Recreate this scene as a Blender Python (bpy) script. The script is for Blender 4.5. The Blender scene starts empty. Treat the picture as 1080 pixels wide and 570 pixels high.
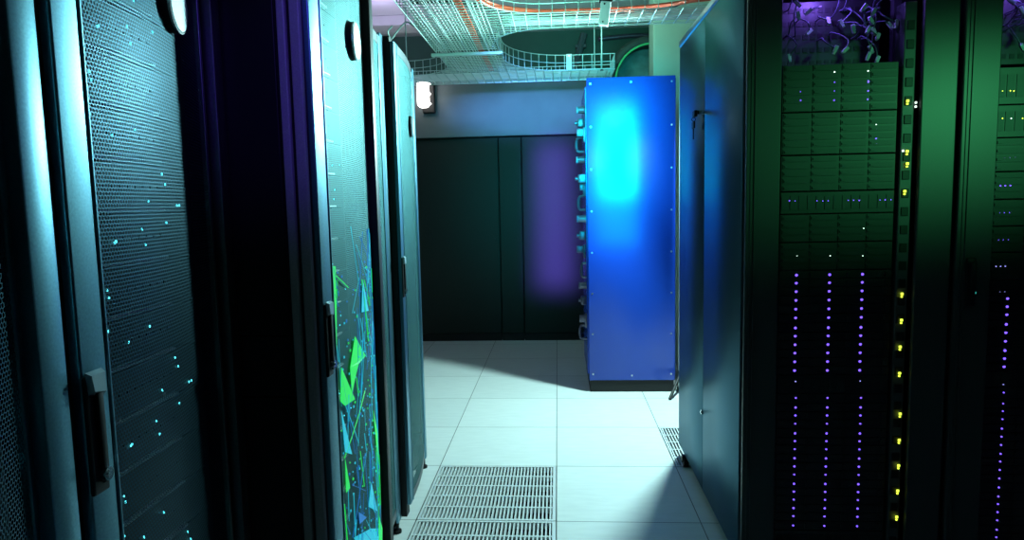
import bpy, bmesh, math, random
from mathutils import Vector, Matrix
S = bpy.context.scene
COL = S.collection
PI = math.pi
rnd = random.Random(7)

# ------------------------------------------------------------------ materials
def principled(name, col, rough=.5, metal=0., emit=None, estr=0., spec=.5, coat=0.):
    m = bpy.data.materials.new(name); m.use_nodes = True
    b = m.node_tree.nodes['Principled BSDF']
    b.inputs['Base Color'].default_value = (*col, 1)
    b.inputs['Roughness'].default_value = rough
    b.inputs['Metallic'].default_value = metal
    b.inputs['Specular IOR Level'].default_value = spec
    b.inputs['Coat Weight'].default_value = coat
    if emit:
        b.inputs['Emission Color'].default_value = (*emit, 1)
        b.inputs['Emission Strength'].default_value = estr
    return m

def grain(m, col, amount=.25, scale=60., stretch=(1, 1, 1), rough=None, bump=0.):
    """surface colour with fine irregular variation"""
    nt = m.node_tree; b = nt.nodes['Principled BSDF']
    tc = nt.nodes.new('ShaderNodeTexCoord'); mp = nt.nodes.new('ShaderNodeMapping')
    mp.inputs['Scale'].default_value = stretch
    n = nt.nodes.new('ShaderNodeTexNoise'); n.inputs['Scale'].default_value = scale
    n.inputs['Detail'].default_value = 4
    r = nt.nodes.new('ShaderNodeValToRGB')
    r.color_ramp.elements[0].position = .3; r.color_ramp.elements[1].position = .7
    r.color_ramp.elements[0].color = (*[c * (1 - amount) for c in col], 1)
    r.color_ramp.elements[1].color = (*[min(1, c * (1 + amount)) for c in col], 1)
    nt.links.new(tc.outputs['Object'], mp.inputs['Vector']); nt.links.new(mp.outputs['Vector'], n.inputs['Vector'])
    nt.links.new(n.outputs['Fac'], r.inputs['Fac']); nt.links.new(r.outputs['Color'], b.inputs['Base Color'])
    if rough:
        mr = nt.nodes.new('ShaderNodeMapRange')
        mr.inputs['To Min'].default_value, mr.inputs['To Max'].default_value = rough
        nt.links.new(n.outputs['Fac'], mr.inputs['Value']); nt.links.new(mr.outputs['Result'], b.inputs['Roughness'])
    if bump:
        bp = nt.nodes.new('ShaderNodeBump'); bp.inputs['Strength'].default_value = bump
        bp.inputs['Distance'].default_value = .002
        nt.links.new(n.outputs['Fac'], bp.inputs['Height']); nt.links.new(bp.outputs['Normal'], b.inputs['Normal'])
    return m

def perforated(name, col, rough, pitch, radius, metal=1.0, spec=.5):
    """sheet metal with a hexagonal grid of round holes (UV in metres)"""
    m = principled(name, col, rough, metal, spec=spec)
    nt = m.node_tree; N = nt.nodes.new; Lk = nt.links.new
    b = nt.nodes['Principled BSDF']; out = nt.nodes['Material Output']
    uv = N('ShaderNodeUVMap'); uv.uv_map = 'UVMap'
    def vm(op, a, v=None):
        n = N('ShaderNodeVectorMath'); n.operation = op
        Lk(a, n.inputs[0])
        if v is not None: n.inputs[1].default_value = v
        return n
    sc = vm('MULTIPLY', uv.outputs['UV'], (1 / pitch, 1 / (pitch * 1.732), 0))
    ds = []
    for off in ((0, 0, 0), (.5, .5, 0)):
        a = vm('ADD', sc.outputs[0], off); f = vm('FRACTION', a.outputs[0])
        s = vm('SUBTRACT', f.outputs[0], (.5, .5, 0)); k = vm('MULTIPLY', s.outputs[0], (1, 1.732, 0))
        ds.append(vm('LENGTH', k.outputs[0]).outputs['Value'])
    mn = N('ShaderNodeMath'); mn.operation = 'MINIMUM'; Lk(ds[0], mn.inputs[0]); Lk(ds[1], mn.inputs[1])
    lt = N('ShaderNodeMath'); lt.operation = 'LESS_THAN'; Lk(mn.outputs[0], lt.inputs[0]); lt.inputs[1].default_value = radius
    tr = N('ShaderNodeBsdfTransparent'); mx = N('ShaderNodeMixShader')
    Lk(lt.outputs[0], mx.inputs['Fac']); Lk(b.outputs[0], mx.inputs[1]); Lk(tr.outputs[0], mx.inputs[2])
    Lk(mx.outputs[0], out.inputs['Surface'])
    return m

def floor_mat():
    m = principled('floor_tile', (.6, .6, .6), .42)
    nt = m.node_tree; N = nt.nodes.new; Lk = nt.links.new; b = nt.nodes['Principled BSDF']
    tc = N('ShaderNodeTexCoord'); mp = N('ShaderNodeMapping')
    mp.inputs['Location'].default_value = (.0236, -2.742, 0)
    mp.inputs['Scale'].default_value = (1, 1, 1)
    Lk(tc.outputs['Object'], mp.inputs['Vector'])
    dv = N('ShaderNodeVectorMath'); dv.operation = 'MULTIPLY'; dv.inputs[1].default_value = (1 / .6, 1 / .6, 0)
    Lk(mp.outputs[0], dv.inputs[0])
    fr = N('ShaderNodeVectorMath'); fr.operation = 'FRACTION'; Lk(dv.outputs[0], fr.inputs[0])
    sb = N('ShaderNodeVectorMath'); sb.operation = 'SUBTRACT'; sb.inputs[1].default_value = (.5, .5, 0); Lk(fr.outputs[0], sb.inputs[0])
    ab = N('ShaderNodeVectorMath'); ab.operation = 'ABSOLUTE'; Lk(sb.outputs[0], ab.inputs[0])
    sx = N('ShaderNodeSeparateXYZ'); Lk(ab.outputs[0], sx.inputs[0])
    mxm = N('ShaderNodeMath'); mxm.operation = 'MAXIMUM'; Lk(sx.outputs[0], mxm.inputs[0]); Lk(sx.outputs[1], mxm.inputs[1])
    gt = N('ShaderNodeMath'); gt.operation = 'GREATER_THAN'; gt.inputs[1].default_value = .4965; Lk(mxm.outputs[0], gt.inputs[0])
    fl = N('ShaderNodeVectorMath'); fl.operation = 'FLOOR'; Lk(dv.outputs[0], fl.inputs[0])
    wn = N('ShaderNodeTexWhiteNoise'); wn.noise_dimensions = '3D'; Lk(fl.outputs[0], wn.inputs['Vector'])
    ns = N('ShaderNodeTexNoise'); ns.inputs['Scale'].default_value = 9; ns.inputs['Detail'].default_value = 6
    mp2 = N('ShaderNodeMapping'); mp2.inputs['Scale'].default_value = (1, 4, 1)
    Lk(tc.outputs['Object'], mp2.inputs['Vector']); Lk(mp2.outputs[0], ns.inputs['Vector'])
    ad = N('ShaderNodeMath'); ad.operation = 'MULTIPLY_ADD'; Lk(wn.outputs['Value'], ad.inputs[0]); ad.inputs[1].default_value = .3; Lk(ns.outputs['Fac'], ad.inputs[2])
    rp = N('ShaderNodeValToRGB'); rp.color_ramp.elements[0].position = .3; rp.color_ramp.elements[1].position = 1.0
    rp.color_ramp.elements[0].color = (.56, .58, .58, 1); rp.color_ramp.elements[1].color = (.67, .69, .68, 1)
    Lk(ad.outputs[0], rp.inputs['Fac'])
    mx = N('ShaderNodeMix'); mx.data_type = 'RGBA'
    Lk(gt.outputs[0], mx.inputs['Factor']); Lk(rp.outputs['Color'], mx.inputs['A']); mx.inputs['B'].default_value = (.1, .11, .11, 1)
    Lk(mx.outputs['Result'], b.inputs['Base Color'])
    return m

def glow(name, col, s):
    return principled(name, (.02, .02, .02), .4, 0, col, s)

M = {}
M['floor'] = floor_mat()
M['void'] = principled('void_black', (.01, .012, .014), .8)
M['white_wall'] = grain(principled('white_paint', (.6, .6, .6), .7), (.6, .6, .6), .05, 6)
M['ceiling'] = grain(principled('ceiling_paint', (.75, .75, .75), .8), (.75, .75, .75), .04, 5)
M['grey_wall'] = grain(principled('grey_paint', (.10, .12, .13), .6), (.10, .12, .13), .08, 5)
M['dark_wall'] = grain(principled('dark_paint', (.05, .13, .10), .7), (.05, .13, .10), .08, 5)
M['black'] = grain(principled('black_powder_coat', (.008, .009, .010), .42, spec=.35), (.008, .009, .010), .15, 300)
M['black_panel'] = grain(principled('black_side_panel', (.006, .006, .008), .5, spec=.25), (.006, .006, .008), .12, 300)
M['dark_cabinet'] = grain(principled('charcoal_cabinet', (.011, .016, .014), .6, spec=.25), (.011, .016, .014), .1, 40)
M['silver'] = grain(principled('satin_metal', (.13, .29, .37), .38, 1.0), (.13, .29, .37), .12, 260)
M['silver_dark'] = grain(principled('grey_metal', (.16, .17, .18), .38, 1.0), (.16, .17, .18), .12, 260)
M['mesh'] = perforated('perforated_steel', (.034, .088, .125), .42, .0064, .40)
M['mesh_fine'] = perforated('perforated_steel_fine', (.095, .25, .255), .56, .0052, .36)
M['grey_trim'] = grain(principled('grey_trim', (.28, .28, .29), .45), (.28, .28, .29), .1, 300)
M['chrome'] = principled('chrome', (.75, .76, .78), .18, 1.0)
M['badge_face'] = grain(principled('badge_face', (.35, .38, .42), .38, 1.0), (.35, .38, .42), .08, 300)
M['hood'] = principled('hood_paint', (.36, .46, .52), .35, .2)
M['rim'] = principled('badge_rim', (.85, .86, .88), .2, 1.0)
M['rubber'] = principled('black_plastic', (.007, .007, .008), .5, spec=.3)
M['side_panel'] = grain(principled('graphite_panel', (.06, .10, .125), .30, .7), (.06, .10, .125), .08, 300, rough=(.27, .36))
M['side_panel'].node_tree.nodes['Principled BSDF'].inputs['Specular Tint'].default_value = (.30, .48, .60, 1)
M['frame_r'] = grain(principled('graphite_frame', (.035, .04, .042), .42, spec=.4), (.035, .04, .042), .1, 300)
M['trim_r'] = principled('aluminium_trim', (.5, .52, .54), .3, 1.0)
M['server'] = grain(principled('server_black', (.014, .015, .017), .45, spec=.4), (.014, .015, .017), .2, 200)
M['grille'] = principled('server_grille', (.016, .017, .019), .5, .2)
M['lip'] = grain(principled('server_lip', (.6, .62, .64), .5, .6), (.6, .62, .64), .6, 500)
M['violet_led'] = glow('violet_led', (.16, .08, 1.), 2.6)
M['dim_led'] = glow('dim_violet_led', (.3, .3, .9), 1.6)
M['pale_led'] = glow('pale_led', (.6, .8, .7), 3)
M['yellow_led'] = glow('yellow_led', (.75, 1., .06), 2.2)
M['cyan_led'] = glow('cyan_led', (.10, .85, 1.), 3)
M['teal_led'] = glow('teal_led', (.05, .7, .6), 1.2)
M['pdu'] = principled('pdu_grey', (.05, .055, .06), .5)
M['blue'] = grain(principled('blue_paint', (.008, .055, .42), .27, spec=.5), (.005, .045, .38), .05, 120, bump=.03)
M['screw'] = principled('screw_zinc', (.75, .78, .8), .3, 1.0)
M['device'] = grain(principled('grey_plastic', (.13, .12, .17), .35, .5), (.13, .12, .17), .1, 40)
M['wire'] = principled('zinc_wire', (.55, .74, .70), .4, .3)
M['white_cable'] = principled('white_cable', (.72, .74, .74), .5)
M['black_cable'] = principled('black_cable', (.02, .02, .02), .5)
M['orange_cable'] = principled('orange_cable', (.75, .10, .04), .5)
M['white_plastic'] = principled('white_plastic', (.82, .82, .82), .4)
M['lamp_glow'] = principled('lamp_glass', (.9, .9, .9), .3, 0, (1, .97, .92), 6)
M['green_cable'] = principled('green_cable', (.05, .45, .15), .45)
M['duct'] = grain(principled('duct_rubber', (.02, .035, .03), .6), (.02, .035, .03), .15, 30)
M['duct_in'] = grain(principled('duct_liner', (.20, .25, .22), .6), (.20, .25, .22), .3, 12)
M['column'] = grain(principled('column_paint', (.52, .64, .50), .7), (.52, .64, .50), .04, 5)
M['vent'] = principled('vent_steel', (.62, .64, .65), .4, .2)
M['plug'] = principled('clear_plug', (.55, .56, .62), .25)
M['patch'] = principled('patch_cable', (.10, .11, .16), .45)
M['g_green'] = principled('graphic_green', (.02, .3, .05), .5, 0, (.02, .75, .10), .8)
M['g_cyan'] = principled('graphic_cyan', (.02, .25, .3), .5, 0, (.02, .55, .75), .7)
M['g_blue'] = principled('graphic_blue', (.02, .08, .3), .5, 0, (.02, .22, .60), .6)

# ------------------------------------------------------------------ geometry
class MB:
    def __init__(s): s.bm = bmesh.new(); s.uv = None
    def box(s, x0, x1, y0, y1, z0, z1, bev=0., seg=2):
        r = bmesh.ops.create_cube(s.bm, size=1.0, matrix=Matrix.Translation(((x0 + x1) / 2, (y0 + y1) / 2, (z0 + z1) / 2)) @ Matrix.Diagonal((abs(x1 - x0), abs(y1 - y0), abs(z1 - z0), 1)))
        if bev:
            es = list({e for v in r['verts'] for e in v.link_edges})
            bmesh.ops.bevel(s.bm, geom=es, offset=bev, segments=seg, profile=.5, affect='EDGES')
        return s
    def cyl(s, p, q, r, n=16, r2=None):
        p = Vector(p); q = Vector(q); d = q - p
        mt = Matrix.Translation((p + q) / 2) @ d.to_track_quat('Z', 'Y').to_matrix().to_4x4()
        bmesh.ops.create_cone(s.bm, cap_ends=True, segments=n, radius1=r, radius2=r if r2 is None else r2, depth=d.length, matrix=mt)
        return s
    def tube(s, pts, r, n=6, closed=False):
        pts = [Vector(p) for p in pts]; k = len(pts); rings = []
        up = Vector((0, 0, 1))
        for i in range(k):
            a = pts[i - 1] if (i or closed) else pts[i]; b = pts[(i + 1) % k] if (i < k - 1 or closed) else pts[i]
            t = (b - a).normalized()
            u = up if abs(t.dot(up)) < .9 else Vector((0, 1, 0))
            x = t.cross(u).normalized(); y = x.cross(t)
            rings.append([s.bm.verts.new(pts[i] + r * (math.cos(2 * PI * j / n) * x + math.sin(2 * PI * j / n) * y)) for j in range(n)])
        for i in range(k if closed else k - 1):
            A = rings[i]; B = rings[(i + 1) % k]
            for j in range(n): s.bm.faces.new((A[j], A[(j + 1) % n], B[(j + 1) % n], B[j]))
        if not closed:
            s.bm.faces.new(rings[0][::-1]); s.bm.faces.new(rings[-1])
        return s
    def prism(s, poly, z0, z1):
        """closed polygon in XY pulled up from z0 to z1"""
        lo = [s.bm.verts.new((x, y, z0)) for x, y in poly]; hi = [s.bm.verts.new((x, y, z1)) for x, y in poly]
        n = len(poly)
        s.bm.faces.new(lo[::-1]); s.bm.faces.new(hi)
        for i in range(n): s.bm.faces.new((lo[i], lo[(i + 1) % n], hi[(i + 1) % n], hi[i]))
        return s
    def torus(s, c, R, r, axis='Y', n=40, m=10):
        pts = []
        for i in range(n):
            a = 2 * PI * i / n
            pts.append((c[0] + R * math.cos(a), c[1], c[2] + R * math.sin(a)) if axis == 'Y' else (c[0] + R * math.cos(a), c[1] + R * math.sin(a), c[2]))
        return s.tube(pts, r, m, True)
    def faces(s, vs, fs):
        v = [s.bm.verts.new(p) for p in vs]
        for f in fs: s.bm.faces.new([v[i] for i in f])
        return s
    def xform(s, mt): bmesh.ops.transform(s.bm, matrix=mt, verts=s.bm.verts); return s
    def build(s, name, mat, parent=None, smooth=False, loc=None):
        bmesh.ops.recalc_face_normals(s.bm, faces=s.bm.faces)
        me = bpy.data.meshes.new(name); s.bm.to_mesh(me); s.bm.free()
        for mm in (mat if isinstance(mat, (list, tuple)) else [mat]): me.materials.append(M[mm])
        if smooth:
            for p in me.polygons: p.use_smooth = True
        o = bpy.data.objects.new(name, me); COL.objects.link(o)
        if parent: o.parent = parent
        if loc is not None: o.location = loc
        return o

def shade_auto(o, ang=35):
    me = o.data
    for p in me.polygons: p.use_smooth = True
    bm = bmesh.new(); bm.from_mesh(me)
    for e in bm.edges:
        if len(e.link_faces) == 2 and e.calc_face_angle(0) > math.radians(ang): e.smooth = False
    bm.to_mesh(me); bm.free(); return o

def tag(o, label=None, cat=None, group=None, kind=None):
    if label: o['label'] = label
    if cat: o['category'] = cat
    if group: o['group'] = group
    if kind: o['kind'] = kind
    return o
def empty(name, loc, label, cat, group=None, rz=0):
    o = bpy.data.objects.new(name, None); COL.objects.link(o); o.location = loc; o.rotation_euler.z = rz
    o.empty_display_size = .1
    return tag(o, label, cat, group)
def structure(o): o['kind'] = 'structure'; return o
def kids(o): return [c for c in bpy.data.objects if c.parent == o]
def copy_tree(o, parent=None):
    c = o.copy(); COL.objects.link(c); c.parent = parent
    for ch in kids(o): copy_tree(ch, c)
    return c
ORD = ['topmost', 'second', 'third', 'fourth', 'fifth', 'sixth', 'seventh', 'eighth', 'ninth', 'tenth', 'eleventh', 'twelfth', 'thirteenth',
       'fourteenth', 'fifteenth', 'sixteenth', 'seventeenth', 'eighteenth', 'nineteenth', 'twentieth', 'twenty-first', 'twenty-second']
def spline(ctrl, n=10):
    P = [Vector(p) for p in ctrl]; P = [P[0] * 2 - P[1]] + P + [P[-1] * 2 - P[-2]]; out = []
    for i in range(1, len(P) - 2):
        for k in range(n):
            t = k / n; a, b, c, d = P[i - 1:i + 3]
            out.append(.5 * ((2 * b) + (c - a) * t + (2 * a - 5 * b + 4 * c - d) * t * t + (-a + 3 * b - 3 * c + d) * t ** 3))
    out.append(P[-2]); return out

# ------------------------------------------------------------------ room
GX, GY, T = -.0236, 2.742, .6
VENTS = [(-1, 0), (-1, -1), (1, 1)]
X0, X1, Y0, Y1, ZC = -2.42, 3.58, -2.06, 7.0, 3.05
f = MB()
for i in range(-4, 6):
    for j in range(-8, 8):
        if (i, j) in VENTS: continue
        a, b = GX + T * i, GY + T * j
        f.faces([(a, b, 0), (a + T, b, 0), (a + T, b + T, 0), (a, b + T, 0)], [(0, 1, 2, 3)])
bmesh.ops.remove_doubles(f.bm, verts=f.bm.verts, dist=1e-4)
structure(f.build('floor', 'floor'))
structure(MB().box(X0, X1, Y0, 7.6, -.5, -.46).build('floor_slab', 'void'))
structure(MB().box(X0 - .1, X1 + .1, Y0 - .1, Y1 + .1, ZC, ZC + .1).build('ceiling', 'ceiling'))
structure(MB().box(X0 - .1, X0, Y0, Y1, 0, ZC).build('wall_left', 'grey_wall'))
structure(MB().box(X1, X1 + .1, Y0, Y1, 0, ZC).build('wall_right', 'grey_wall'))
structure(MB().box(X0, X1, Y1, Y1 + .1, 0, ZC).build('wall_back', 'dark_wall'))
structure(MB().box(X0, X1, Y0 - .1, Y0, 0, ZC).build('wall_front', 'dark_wall'))
structure(MB().box(X0, 1.6, 6.47, 6.99, 1.975, 2.49, .006).build('beam', 'grey_wall'))
structure(MB().box(.775, 1.45, 5.56, 5.82, 0, ZC - .001, .01).build('column', 'column'))
structure(MB().box(X0, -1.26, 6.2, 6.5, 2.96, ZC - .001, .01).build('trim_1', 'white_wall'))

# floor ventilation tiles
def vent_tile(i, j, label):
    a, b = GX + T * i, GY + T * j
    r = empty('floor_vent_tile', (a, b, 0), label, 'floor vent', 'slotted ventilation tiles in the floor')
    fr = MB(); w = .012
    for (x0, x1, y0, y1) in ((.003, w, .003, T - .003), (T - w - .006, T - .003, .003, T - .003), (w, T - w - .006, .003, .018), (w, T - w - .006, T - .016, T - .003)):
        fr.box(x0, x1, y0, y1, -.03, .001)
    fr.build('frame', 'vent', r)
    g = MB(); n = 34; x0, x1 = w, T - w - .006
    for k in range(n):
        c = x0 + (x1 - x0) * (k + .5) / n
        g.box(c - .0034, c + .0034, .018, T - .016, -.022, -.001)
    g.build('slat_grid', 'vent', r)
    g = MB()
    for k in range(1, 5):
        y = .018 + (T - .034) * k / 5
        g.box(x0, x1, y - .006, y + .006, -.024, -.0005)
    g.build('cross_bars', 'vent', r)
    return r
vent_tile(-1, 0, 'slotted floor vent tile nearest to the back wall, beside the left row')
vent_tile(-1, -1, 'slotted floor vent tile cut by the bottom edge of the photo')
vent_tile(1, 1, 'slotted floor vent tile half hidden beside the right cabinet caster')

# ------------------------------------------------------------------ left row of cabinets
def door_profile(w0, s, R):
    return lambda u: w0 + s * (u - .05) - max(0, u - .05) ** 2 / (2 * R)

def ribbon(prof, u0, u1, z0, z1, n, thick=.0, off=0.):
    """sheet following the door curve; returns MB with UVs in metres"""
    mb = MB(); uvl = mb.bm.loops.layers.uv.new('UVMap')
    us = [u0 + (u1 - u0) * i / n for i in range(n + 1)]
    lo = [mb.bm.verts.new((prof(u) + off, u, z0)) for u in us]; hi = [mb.bm.verts.new((prof(u) + off, u, z1)) for u in us]
    for i in range(n):
        fc = mb.bm.faces.new((lo[i], lo[i + 1], hi[i + 1], hi[i])); fc.smooth = True
        for lp, (u, z) in zip(fc.loops, ((us[i], z0), (us[i + 1], z0), (us[i + 1], z1), (us[i], z1))): lp[uvl].uv = (u, z)
    return mb

def rail_strip(prof, u0, u1, z0, z1, th, n=16):
    mb = MB(); us = [u0 + (u1 - u0) * i / n for i in range(n + 1)]
    poly = [(prof(u) + .002, u) for u in us] + [(prof(u) - th, u) for u in reversed(us)]
    return mb.prism(poly, z0, z1)

def round_bar(mb, prof, u0, u1, th, z0, z1, rr=.0035):
    """vertical stile with rounded outer corners following the door curve"""
    pts = []
    n = 5
    for i in range(n + 1):
        a = PI - PI / 2 * i / n
        pts.append((u0 + rr + rr * math.cos(a), -rr + rr * math.sin(a)))
    for i in range(n + 1):
        a = PI / 2 - PI / 2 * i / n
        pts.append((u1 - rr + rr * math.cos(a), -rr + rr * math.sin(a)))
    poly = [(prof(u) + .004 + d, u) for u, d in pts] + [(prof(u1) + .004 - th, u1), (prof(u0) + .004 - th, u0)]
    return mb.prism(poly, z0, z1)

def server_cabinet(X, y0, W, w0, s, R, label, post='silver', mesh='mesh', H=2.0, ribs=False, bz=1.69, bu=.30, badge=True, pw=.034, ew=.018, pth=.03, pout=.0):
    root = empty('server_cabinet', (X, y0, 0), label, 'server cabinet', 'row of server cabinets with mesh doors')
    prof = door_profile(w0, s, R)
    b = MB()
    xi = -1.0
    b.box(xi, -.02, .004, .022, .07, H - .004); b.box(xi, -.02, W - .022, W - .004, .07, H - .004)
    b.box(xi, xi + .02, .022, W - .022, .07, H - .004); b.box(xi, -.02, .022, W - .022, H - .03, H - .004)
    b.box(xi, -.02, .022, W - .022, .07, .182)
    b.build('cabinet_body', 'black_panel', root)
    for y in (.05, W - .05):
        MB().box(-.10, -.07, y - .014, y + .014, .182, H - .03).build('mounting_rail', 'silver_dark', root)
    # front posts of the carcass
    if ribs:
        for (xa, xb) in ((.015, .037), (-.012, .006)):
            MB().box(xa, xb, -.012, .009, .05, H, .003).build('corner_trim', 'grey_trim', root)
    pm = MB(); pm.box(-.03, w0 - .011, .0, .010 if ribs else .05, .05, H, .003); pm.build('corner_post', 'black', root)
    pm = MB(); pm.box(-pth, pout, W - .006 - pw, W - .006, .05, H, .003, 2); shade_auto(pm.build('corner_post', post, root))
    # curved perforated door
    ue = W - .042 - ew
    d = ribbon(prof, .058, ue, .13, 1.95, 28).build('mesh_door', mesh, root, True)
    st = MB(); round_bar(st, prof, .008, .058, .014, .10, 1.98)
    shade_auto(st.build('door_stile', 'silver', d))
    st = MB(); round_bar(st, prof, ue - .002, ue + ew - .002, .012, .10, 1.98, .004)
    shade_auto(st.build('door_stile', 'silver' if post == 'silver' else 'silver_dark', d))
    st = MB(); round_bar(st, lambda u: prof(u) + .002, .0585, .0645, .012, .10, 1.98, .0025); shade_auto(st.build('door_bead', 'silver', d))
    rail_strip(prof, .058, ue, 1.945, 1.98, .02).build('door_rail', 'silver_dark', d)
    rail_strip(prof, .058, ue, .10, .135, .02).build('door_rail', 'silver_dark', d)
    # swing handle
    hx = prof(.03) + .004; hy0, hy1 = .009, .041
    h = MB()
    h.box(hx - .004, hx + .004, hy0, hy1, .972, 1.132, .003)
    h.build('handle_plate', 'rubber', d)
    h = MB(); h.box(hx + .004, hx + .010, hy0 + .014, hy0 + .026, .985, 1.112, .003)
    shade_auto(h.build('handle_lever', 'rubber', d))
    h = MB(); vs = [(hx + .004, hy0, 1.138), (hx + .004, hy1, 1.138), (hx + .012, hy1 - .004, 1.134), (hx + .012, hy0 + .002, 1.134),
                    (hx + .004, hy0 + .004, 1.108), (hx + .004, hy1, 1.100), (hx + .012, hy1 - .004, 1.108), (hx + .012, hy0 + .006, 1.112)]
    h.faces(vs, [(0, 1, 2, 3), (4, 7, 6, 5), (0, 4, 5, 1), (1, 5, 6, 2), (2, 6, 7, 3), (3, 7, 4, 0)])
    h.build('handle_hood', 'hood', d)
    h = MB(); h.cyl((hx + .003, hy1 - .012, .997), (hx + .012, hy1 - .012, .997), .009, 18); h.cyl((hx + .012, hy1 - .012, .997), (hx + .014, hy1 - .012, .997), .005, 12)
    shade_auto(h.build('lock', 'chrome', d))
    if badge:
        bx = prof(bu); nrm = Vector((1, (prof(bu - .01) - prof(bu + .01)) / .02, 0)).normalized()
        p = Vector((bx, bu, bz))
        g = MB(); g.cyl(p - nrm * .004, p + nrm * .010, .046, 40); shade_auto(g.build('badge_drum', 'rubber', d))
        g = MB(); g.cyl(p + nrm * .010, p + nrm * .014, .047, 40); shade_auto(g.build('badge_rim', 'rim', d))
        g = MB(); g.cyl(p + nrm * .014, p + nrm * .0155, .0425, 40); shade_auto(g.build('badge_face', 'badge_face', d))
    for (cx, cy) in ((-.07, .06), (-.07, W - .06), (-.93, .06), (-.93, W - .06)):
        c = MB(); c.cyl((cx, cy - .012, .032), (cx, cy + .012, .032), .032, 20); c.box(cx - .012, cx + .012, cy - .02, cy + .02, .05, .072); c.cyl((cx, cy - .018, .032), (cx, cy + .018, .032), .008, 10)
        c.build('caster', 'rubber', root)
    for cy in (.03, W - .03):
        c = MB(); c.cyl((-.012, cy, .0), (-.012, cy, .012), .016, 14); c.cyl((-.012, cy, .012), (-.012, cy, .072), .006, 10)
        c.build('levelling_foot', 'rubber', root)
    return root, prof, d

SIL = {}
cabs = {}
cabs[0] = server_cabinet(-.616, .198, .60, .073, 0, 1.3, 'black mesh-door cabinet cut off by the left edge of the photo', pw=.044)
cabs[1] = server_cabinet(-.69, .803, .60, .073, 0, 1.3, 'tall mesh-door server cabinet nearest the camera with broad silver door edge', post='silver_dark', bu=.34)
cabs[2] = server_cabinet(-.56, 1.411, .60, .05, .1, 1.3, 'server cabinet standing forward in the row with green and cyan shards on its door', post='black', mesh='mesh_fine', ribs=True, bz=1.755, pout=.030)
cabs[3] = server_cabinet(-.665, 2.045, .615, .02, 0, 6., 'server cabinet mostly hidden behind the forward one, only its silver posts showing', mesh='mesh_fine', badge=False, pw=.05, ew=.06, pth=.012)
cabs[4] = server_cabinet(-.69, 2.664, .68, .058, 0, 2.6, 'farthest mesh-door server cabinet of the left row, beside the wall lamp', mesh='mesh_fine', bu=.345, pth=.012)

# panels on the near side of the forward cabinet
r2 = cabs[2][0]
for (z0, z1) in ((.08, .93), (.935, 1.065), (1.07, 1.98)):
    MB().box(-.62, -.02, -.006, .004, z0, z1, .002).build('side_panel', 'black_panel', r2)
MB().box(-.20, -.185, -.010, -.005, .08, 1.98).build('side_seam_strip', 'silver_dark', r2)

# overlay shards built onto the forward cabinet's door, their glow added by emission
prof2 = cabs[2][1]; d2 = cabs[2][2]
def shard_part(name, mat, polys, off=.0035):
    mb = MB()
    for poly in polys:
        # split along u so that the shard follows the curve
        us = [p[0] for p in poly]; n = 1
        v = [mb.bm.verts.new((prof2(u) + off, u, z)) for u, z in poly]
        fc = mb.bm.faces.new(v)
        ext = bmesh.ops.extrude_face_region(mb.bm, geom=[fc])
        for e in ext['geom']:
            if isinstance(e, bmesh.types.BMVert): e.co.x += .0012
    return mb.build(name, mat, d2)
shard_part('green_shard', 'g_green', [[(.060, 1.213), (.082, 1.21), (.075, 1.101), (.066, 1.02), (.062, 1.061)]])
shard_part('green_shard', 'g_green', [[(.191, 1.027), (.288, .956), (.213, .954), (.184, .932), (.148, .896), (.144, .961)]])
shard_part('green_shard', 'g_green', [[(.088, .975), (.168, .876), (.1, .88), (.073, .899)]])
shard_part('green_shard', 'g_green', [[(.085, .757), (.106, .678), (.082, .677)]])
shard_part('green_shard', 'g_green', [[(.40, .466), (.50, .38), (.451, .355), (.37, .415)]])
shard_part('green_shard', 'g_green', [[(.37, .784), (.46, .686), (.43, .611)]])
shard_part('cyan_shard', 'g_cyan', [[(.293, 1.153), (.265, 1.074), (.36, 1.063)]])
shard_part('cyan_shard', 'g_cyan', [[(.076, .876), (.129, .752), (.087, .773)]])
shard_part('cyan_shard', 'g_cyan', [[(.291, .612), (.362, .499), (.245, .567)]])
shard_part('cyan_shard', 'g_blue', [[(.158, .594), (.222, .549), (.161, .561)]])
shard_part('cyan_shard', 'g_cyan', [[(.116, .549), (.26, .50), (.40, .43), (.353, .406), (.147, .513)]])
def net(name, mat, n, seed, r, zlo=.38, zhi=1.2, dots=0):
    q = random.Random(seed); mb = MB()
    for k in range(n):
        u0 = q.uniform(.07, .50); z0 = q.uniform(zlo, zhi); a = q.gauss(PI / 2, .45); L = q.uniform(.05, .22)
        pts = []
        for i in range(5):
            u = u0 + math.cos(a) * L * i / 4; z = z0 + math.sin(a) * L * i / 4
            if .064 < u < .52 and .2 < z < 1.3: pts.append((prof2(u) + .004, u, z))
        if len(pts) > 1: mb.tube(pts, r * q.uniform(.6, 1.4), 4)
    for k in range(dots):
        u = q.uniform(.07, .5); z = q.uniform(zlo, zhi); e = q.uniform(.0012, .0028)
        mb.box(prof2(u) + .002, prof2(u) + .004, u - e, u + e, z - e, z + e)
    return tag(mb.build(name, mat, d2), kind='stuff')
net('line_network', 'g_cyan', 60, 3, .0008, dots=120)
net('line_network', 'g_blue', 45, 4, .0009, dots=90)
net('line_network', 'g_green', 14, 5, .0011, dots=60)

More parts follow.
